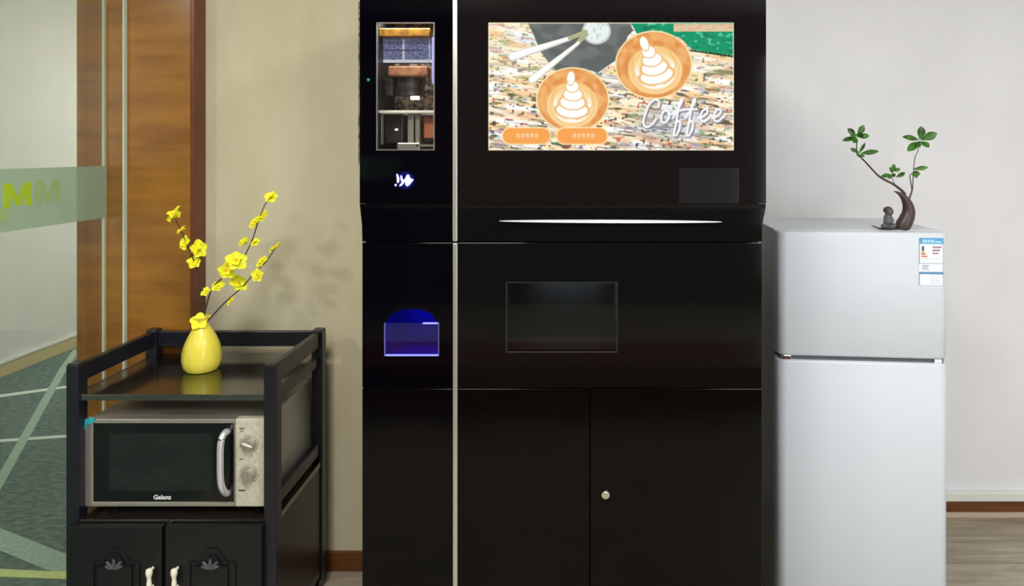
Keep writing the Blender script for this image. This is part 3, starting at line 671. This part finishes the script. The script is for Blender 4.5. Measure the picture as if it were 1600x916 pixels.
def twig(label, pts, blos, name='blossom_twig'):
    W = [P(x, y, VY+dy) for x, y, dy in pts]; t = thing(name, label, 'flower twig', W[0], 0, 'flower twigs in the yellow vase')
    s = spline(W, 5); n = len(s); obj('stem', tube(bmesh.new(), s, [.0021*(1-.55*i/n)+.0004 for i in range(n)], 8), M_twig, t, True)
    for (x, y, r, dy) in blos:
        c = P(x, y, VY+dy); bm, bs = bmesh.new(), bmesh.new(); tl = random.uniform(.7, 1.5)
        blossom(bm, bs, c, r*vs, tl, random.uniform(-1.1, 1.1), random.uniform(.6, 1.1))
        # a second, half closed whorl gives the silk flower its body
        blossom(bm, bs, c+Vector((0, -.001, 0)), r*.62*vs, tl-.3, random.uniform(-1, 1), 1.5)
        # nearest point of the stem -> short pedicel
        q = min(s, key=lambda v: (v-c).length); tube(bm, [q, (q+c)/2+Vector((0, 0, -.001)), c], .0009, 6)
        bl = obj('blossom', bm, M_petal, t, True); obj('stamens', bs, M_stam, bl, True)
    return t
mouth = (316, 506, 0)
twig('bare dark twig curving left, yellow blossoms before the wood column', [mouth, (318, 480, 0), (316, 452, -.01), (308, 425, -.02), (302, 405, -.03), (292, 382, -.03), (283, 361, -.03), (274, 342, -.03)],
     [(273, 337, 16, -.03), (284, 360, 9, -.03), (290, 380, 12, -.03), (309, 390, 16, -.02), (302, 411, 11, -.03), (322, 456, 9, -.01)])
twig('tallest dark twig leaning right, yellow blossoms up to its tip', [mouth, (322, 480, 0), (327, 462, 0), (333, 448, .01), (352, 430, .015), (378, 405, .02), (393, 378, .02), (404, 345, .03), (413, 322, .03), (422, 308, .03)],
     [(424, 309, 11, .03), (413, 339, 11, .03), (399, 349, 12, .03), (382, 379, 11, .02), (399, 379, 8, .02), (369, 408, 16, .0), (352, 424, 15, .0), (342, 448, 11, .01)])
twig('lower dark twig reaching right, sparse yellow blossoms against beige wall', [mouth, (326, 500, .0), (350, 474, .02), (378, 449, .03), (400, 424, .04), (415, 410, .04), (430, 388, .04)],
     [(372, 443, 15, .03), (362, 471, 9, .02), (403, 430, 11, .03), (411, 409, 11, .04), (431, 388, 13, .04)])
# the open flower resting at the mouth
bm, bs = bmesh.new(), bmesh.new(); blossom(bm, bs, P(312, 503, VY-.012), 13*vs, 1.0, .3, .9)
t = thing('flower_head', 'single yellow blossom sitting on the lip of the yellow vase', 'flower', P(312, 503, VY-.012))
o = obj('petals', bm, M_petal, t, True); obj('stamens', bs, M_stam, t, True)

# ================================================================== FRIDGE
fy = math.radians(5.0); FW = .482; FD = .41
fx, fyy = .630, 1.95
fr_ = thing('refrigerator', 'white two door refrigerator with energy label, right of the black machine', 'refrigerator', (fx, fyy, 0), -fy)
FM = world_of(fr_)
def fobj(name, bm, m, parent=None, smooth=False, label=None):
    bm.transform(FM); return obj(name, bm, m, parent or fr_, smooth, label)
FT = Z_(362, 1.95)
def fdoor(z0, z1, th=.05):
    """door with softly rolled vertical edges and rounded top/bottom lips"""
    bm = bmesh.new(); r = .028
    prof = []
    for k in range(9): a = PI+k/8*PI/2; prof.append((r+r*math.cos(a), r+r*math.sin(a)))
    for k in range(9): a = 1.5*PI+k/8*PI/2; prof.append((FW-r+r*math.cos(a), r+r*math.sin(a)))
    prof += [(FW, th), (0, th)]
    rings = []; e = .007
    cxm = FW/2
    for z, s in ((z0, e), (z0+e*.3, e*.35), (z0+e, 0), (z1-e, 0), (z1-e*.3, e*.35), (z1, e)):
        rings.append([bm.verts.new((x+(s if x < .02 else -s if x > FW-.02 else 0), y+(s if y < th-.001 else 0), z)) for x, y in prof])
    n = len(prof)
    for a, b_ in zip(rings, rings[1:]):
        for k in range(n): bm.faces.new((a[k], a[(k+1) % n], b_[(k+1) % n], b_[k]))
    bm.faces.new(rings[0][::-1]); bm.faces.new(rings[-1]); return bm
GT, GB = Z_(556, 1.95), Z_(562.5, 1.95)
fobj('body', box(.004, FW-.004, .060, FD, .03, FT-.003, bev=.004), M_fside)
fobj('top_cover', box(.002, FW-.002, .052, FD+.002, FT-.004, FT+.002, bev=.002), M_fridge)
up = fobj('freezer_door', fdoor(GT, FT+.001), M_fridge, smooth=True); dn = fobj('lower_door', fdoor(.07, GB), M_fridge, smooth=True)
fobj('door_gasket', box(.012, FW-.012, .012, .06, GB-.012, GT+.012), M_gask)
fobj('door_gasket', box(.008, FW-.008, .050, .061, .07, FT-.01), M_gask)
for hx in (.018, FW-.04): fobj('hinge', box(hx, hx+.022, .006, .03, GB, GT, bev=.001), M_chrome)
for hx in (.04, FW-.04):
    for hy in (.08, FD-.05): fobj('foot', cyl(bmesh.new(), (hx, hy, 0), (hx, hy, .032), .018), M_shell)
# energy label, painted pattern on a thin sticker
def paint_label():
    W_, H_ = 81, 151; im = np.full((H_, W_, 3), 232.); im[:] = (226, 234, 240)
    yy, xx = np.mgrid[0:H_, 0:W_]; u = xx/(W_-1); v = yy/(H_-1)
    def R(x0, y0, x1, y1, c): m_ = (u >= x0) & (u <= x1) & (v >= y0) & (v <= y1); im[m_] = c
    R(0, 0, 1, .13, (74, 150, 200)); 
    for k in range(7): R(.14+k*.07, .035, .18+k*.07, .1, (190, 225, 245)); 
    R(.66, .07, .92, .10, (170, 215, 240))
    R(0, .13, .03, .55, (130, 140, 150)); R(.97, .13, 1, 1, (150, 170, 190)); R(0, .53, 1, .55, (160, 180, 195))
    for k, c in enumerate(((60, 120, 80), (120, 170, 80), (215, 205, 90), (235, 160, 90), (210, 110, 90))): R(.10, .2+k*.045, .16+k*.045, .23+k*.045, c)
    R(.12, .17, .2, .28, (70, 84, 92)); R(.08, .31, .24, .36, (196, 120, 90))
    for k in range(3): R(.55, .18+k*.065, .92-.06*k, .215+k*.065, (150, 120, 140))
    R(.08, .43, .9, .45, (200, 210, 214))
    for k in range(3): R(.12, .58+k*.04, .42-.05*(k % 2), .60+k*.04, (150, 170, 185))
    R(0, .72, 1, .77, (84, 134, 170)); R(0, .77, .03, 1, (140, 150, 160))
    for k in range(4): R(.45, .81+k*.045, .88, .825+k*.045, (190, 205, 218))
    return im
lw0, lw1 = .397, .464
lz0, lz1 = H-(446-PY)*1.91/F, H-(372-PY)*1.91/F
fobj('energy_label_sheet', box(lw0, lw1, -.0012, .0005, lz0, lz1), mat('sticker_paper', (222, 230, 236), .4), up, label='blue and white energy label')
painted_panel('energy_label_print', lw0, lw1, lz0, lz1, -.0014, paint_label(), attr_mat('label_print'), up, FM)

# ================================================================== BONSAI ON FRIDGE
BY = 1.985; ZF_ = FT+.002; bs_ = BY/F
def Q(x, y, d=0): return P(1300+x/4.578, 180+y/4.578, BY+d)
zoff = ZF_-Q(400, 822).z
def Qz(x, y, d=0): v = Q(x, y, d); v.z += zoff; return v
bo = thing('bonsai_planter', 'dark crescent moon planter with seated figure and leafy branches, on refrigerator', 'potted plant', (Qz(430, 822).x, BY, ZF_))
# crescent: spine with radii
sp = [(440, 548, 2), (470, 558, 9), (505, 584, 20), (532, 622, 31), (546, 662, 39), (547, 702, 44), (534, 744, 50), (514, 782, 52), (500, 806, 48), (494, 822, 42)]
sv = spline([Qz(x, y) for x, y, _ in sp], 4); rr = np.interp(np.linspace(0, 1, len(sv)), np.linspace(0, 1, len(sp)), [r for *_, r in sp])*bs_/4.578
sv[-1].z = ZF_
obj('moon_pot', tube(bmesh.new(), sv, list(rr), 24), M_clay, bo, True)
b = bmesh.new()     # plinth, drawn out to a pointed tip at the left
pl = [Qz(288, 795), Qz(310, 803), Qz(340, 812), Qz(400, 814), (Qz(460, 814)), Qz(520, 814)]
sv = spline(pl, 4); rr = np.interp(np.linspace(0, 1, len(sv)), [0, .2, .5, .8, 1], [.0010, .0022, .0028, .003, .0025])
tube(b, sv, list(rr), 12)
for v in b.verts: v.co.y = BY+(v.co.y-BY)*4.5; v.co.z = max(v.co.z, ZF_)
obj('plinth', b, M_clay, bo, True)
def union(bm, name, m, parent, vox):
    o = obj(name, bm, m, parent, True); md = o.modifiers.new('remesh', 'REMESH'); md.mode = 'VOXEL'; md.voxel_size = vox; md.use_smooth_shade = True
    sm = o.modifiers.new('smooth', 'SMOOTH'); sm.iterations = 2; sm.factor = .5; return o
b = bmesh.new(); u = bs_/4.578
ell(b, Qz(402, 765, -.004), (34*u, 30*u, 42*u)); ell(b, Qz(400, 735, -.004), (30*u, 26*u, 26*u)); cyl(b, Qz(402, 730, -.004), Qz(404, 715, -.004), 12*u)
tube(b, [Qz(378, 735, -.010), Qz(372, 762, -.014), Qz(392, 778, -.018)], [11*u, 9*u, 7*u]); tube(b, [Qz(426, 737, -.008), Qz(438, 760, -.013), Qz(420, 778, -.018)], [11*u, 9*u, 7*u])
tube(b, [Qz(392, 792, -.006), Qz(362, 795, -.017), Qz(400, 803, -.026)], [18*u, 15*u, 9*u]); tube(b, [Qz(412, 792, -.006), Qz(448, 793, -.015), Qz(418, 803, -.026)], [18*u, 15*u, 9*u])
ell(b, Qz(404, 775, -.019), (9*u, 7*u, 7*u)); ell(b, Qz(405, 800, -.008), (44*u, 40*u, 14*u))
fg = union(b, 'seated_figure', M_stone, bo, .0011)
b = bmesh.new(); hd = Qz(408, 694, -.006); ell(b, hd, (30*u, 28*u, 32*u), seg=24); ell(b, hd+Vector((4*u, -25*u, -4*u)), (5*u, 6*u, 6*u)); ell(b, hd+Vector((-27*u, 0, -3*u)), (5*u, 6*u, 10*u)); ell(b, hd+Vector((27*u, 0, -3*u)), (5*u, 6*u, 10*u))
ell(b, hd+Vector((3*u, -22*u, -17*u)), (8*u, 4*u, 2.5*u))
obj('head', b, M_stone, fg, True)
b = bmesh.new(); ell(b, hd+Vector((-5*u, 5*u, 10*u)), (32*u, 30*u, 27*u), seg=24); obj('hair', b, M_clay, fg, True)
def stem(pts, r0, r1, parent=None):
    s = spline([Qz(*p) for p in pts], 5); n = len(s)
    return obj('branch', tube(bmesh.new(), s, [r0+(r1-r0)*i/(n-1) for i in range(n)], 8), M_bark, parent or bo, True)
def leaf(base, tip, wd, roll=0, droop=.1):
    bm = bmesh.new(); A, B = Qz(*base), Qz(*tip); d = B-A; L = d.length; t = d.normalized()
    side = t.cross(Vector((math.sin(roll)*.8, -1, math.cos(roll)*.3))).normalized(); nn = side.cross(t)
    rows = []; n = 9
    for i in range(n+1):
        q = i/n; wdt = wd*u*(math.sin(PI*q**1.25)**.85+.02); c = A+t*L*q+nn*L*droop*4*q*(1-q)*.5
        rows.append([(c+side*wdt*s+nn*abs(s)*wdt*.35) for s in (-1, -.5, 0, .5, 1)])
    V = [[bm.verts.new(p) for p in r] for r in rows]; V2 = [[bm.verts.new(p-nn*.0004) for p in r] for r in rows]
    for G, fl in ((V, 0), (V2, 1)):
        for p_, q_ in zip(G, G[1:]):
            for j in range(4):
                f = (p_[j], p_[j+1], q_[j+1], q_[j]); bm.faces.new(f[::-1] if fl else f)
    return obj('leaf', bm, M_leaf, bo, True)
stem([(525, 600), (515, 560), (470, 520), (430, 493), (380, 468), (335, 440), (290, 395), (245, 345), (205, 305), (180, 285), (176, 235), (178, 170)], .0042, .0014)
stem([(540, 640), (560, 580), (572, 540), (566, 500), (556, 440), (560, 425)], .0030, .0010)
stem([(560, 590), (576, 530), (580, 450), (592, 315), (612, 265), (628, 190)], .0017, .0009)
stem([(462, 515), (440, 480), (430, 440), (434, 410)], .0011, .0007)
for a in [((175, 165, -.0), (72, 186, -.01), 17), ((172, 158, 0), (112, 98, .01), 20), ((180, 155, 0), (228, 74, .0), 22), ((185, 160, 0), (268, 152, -.015), 20), ((178, 165, 0), (148, 200, -.02), 24),
          ((172, 160, 0), (128, 150, -.02), 18), ((180, 160, 0), (205, 120, -.02), 22), ((185, 270, 0), (130, 243, 0), 16), ((190, 280, 0), (238, 200, -.01), 12), ((195, 280, 0), (335, 262, -.02), 18), ((185, 285, 0), (232, 305, -.02), 16), ((190, 285, 0), (160, 262, -.02), 14),
          ((625, 180, 0), (502, 158, -.01), 20), ((628, 180, 0), (637, 82, .0), 29), ((632, 182, 0), (752, 132, -.01), 29), ((632, 190, 0), (694, 236, -.02), 26), ((624, 192, 0), (538, 262, -.015), 26), ((628, 186, 0), (610, 235, -.025), 18),
          ((432, 415, 0), (443, 352, 0), 16), ((434, 405, 0), (490, 388, -.01), 14), ((430, 432, 0), (348, 442, -.012), 15), ((430, 420, 0), (408, 375, -.01), 12), ((428, 440, 0), (455, 425, -.015), 14), ((430, 440, 0), (400, 455, -.012), 12),
          ((455, 448, 0), (525, 414, -.01), 16), ((576, 392, 0), (688, 378, -.012), 16), ((562, 425, 0), (632, 425, -.018), 22), ((565, 428, 0), (610, 455, -.018), 18)]:
    leaf(*a, roll=random.uniform(-.7, .7), droop=random.uniform(-.05, .15))
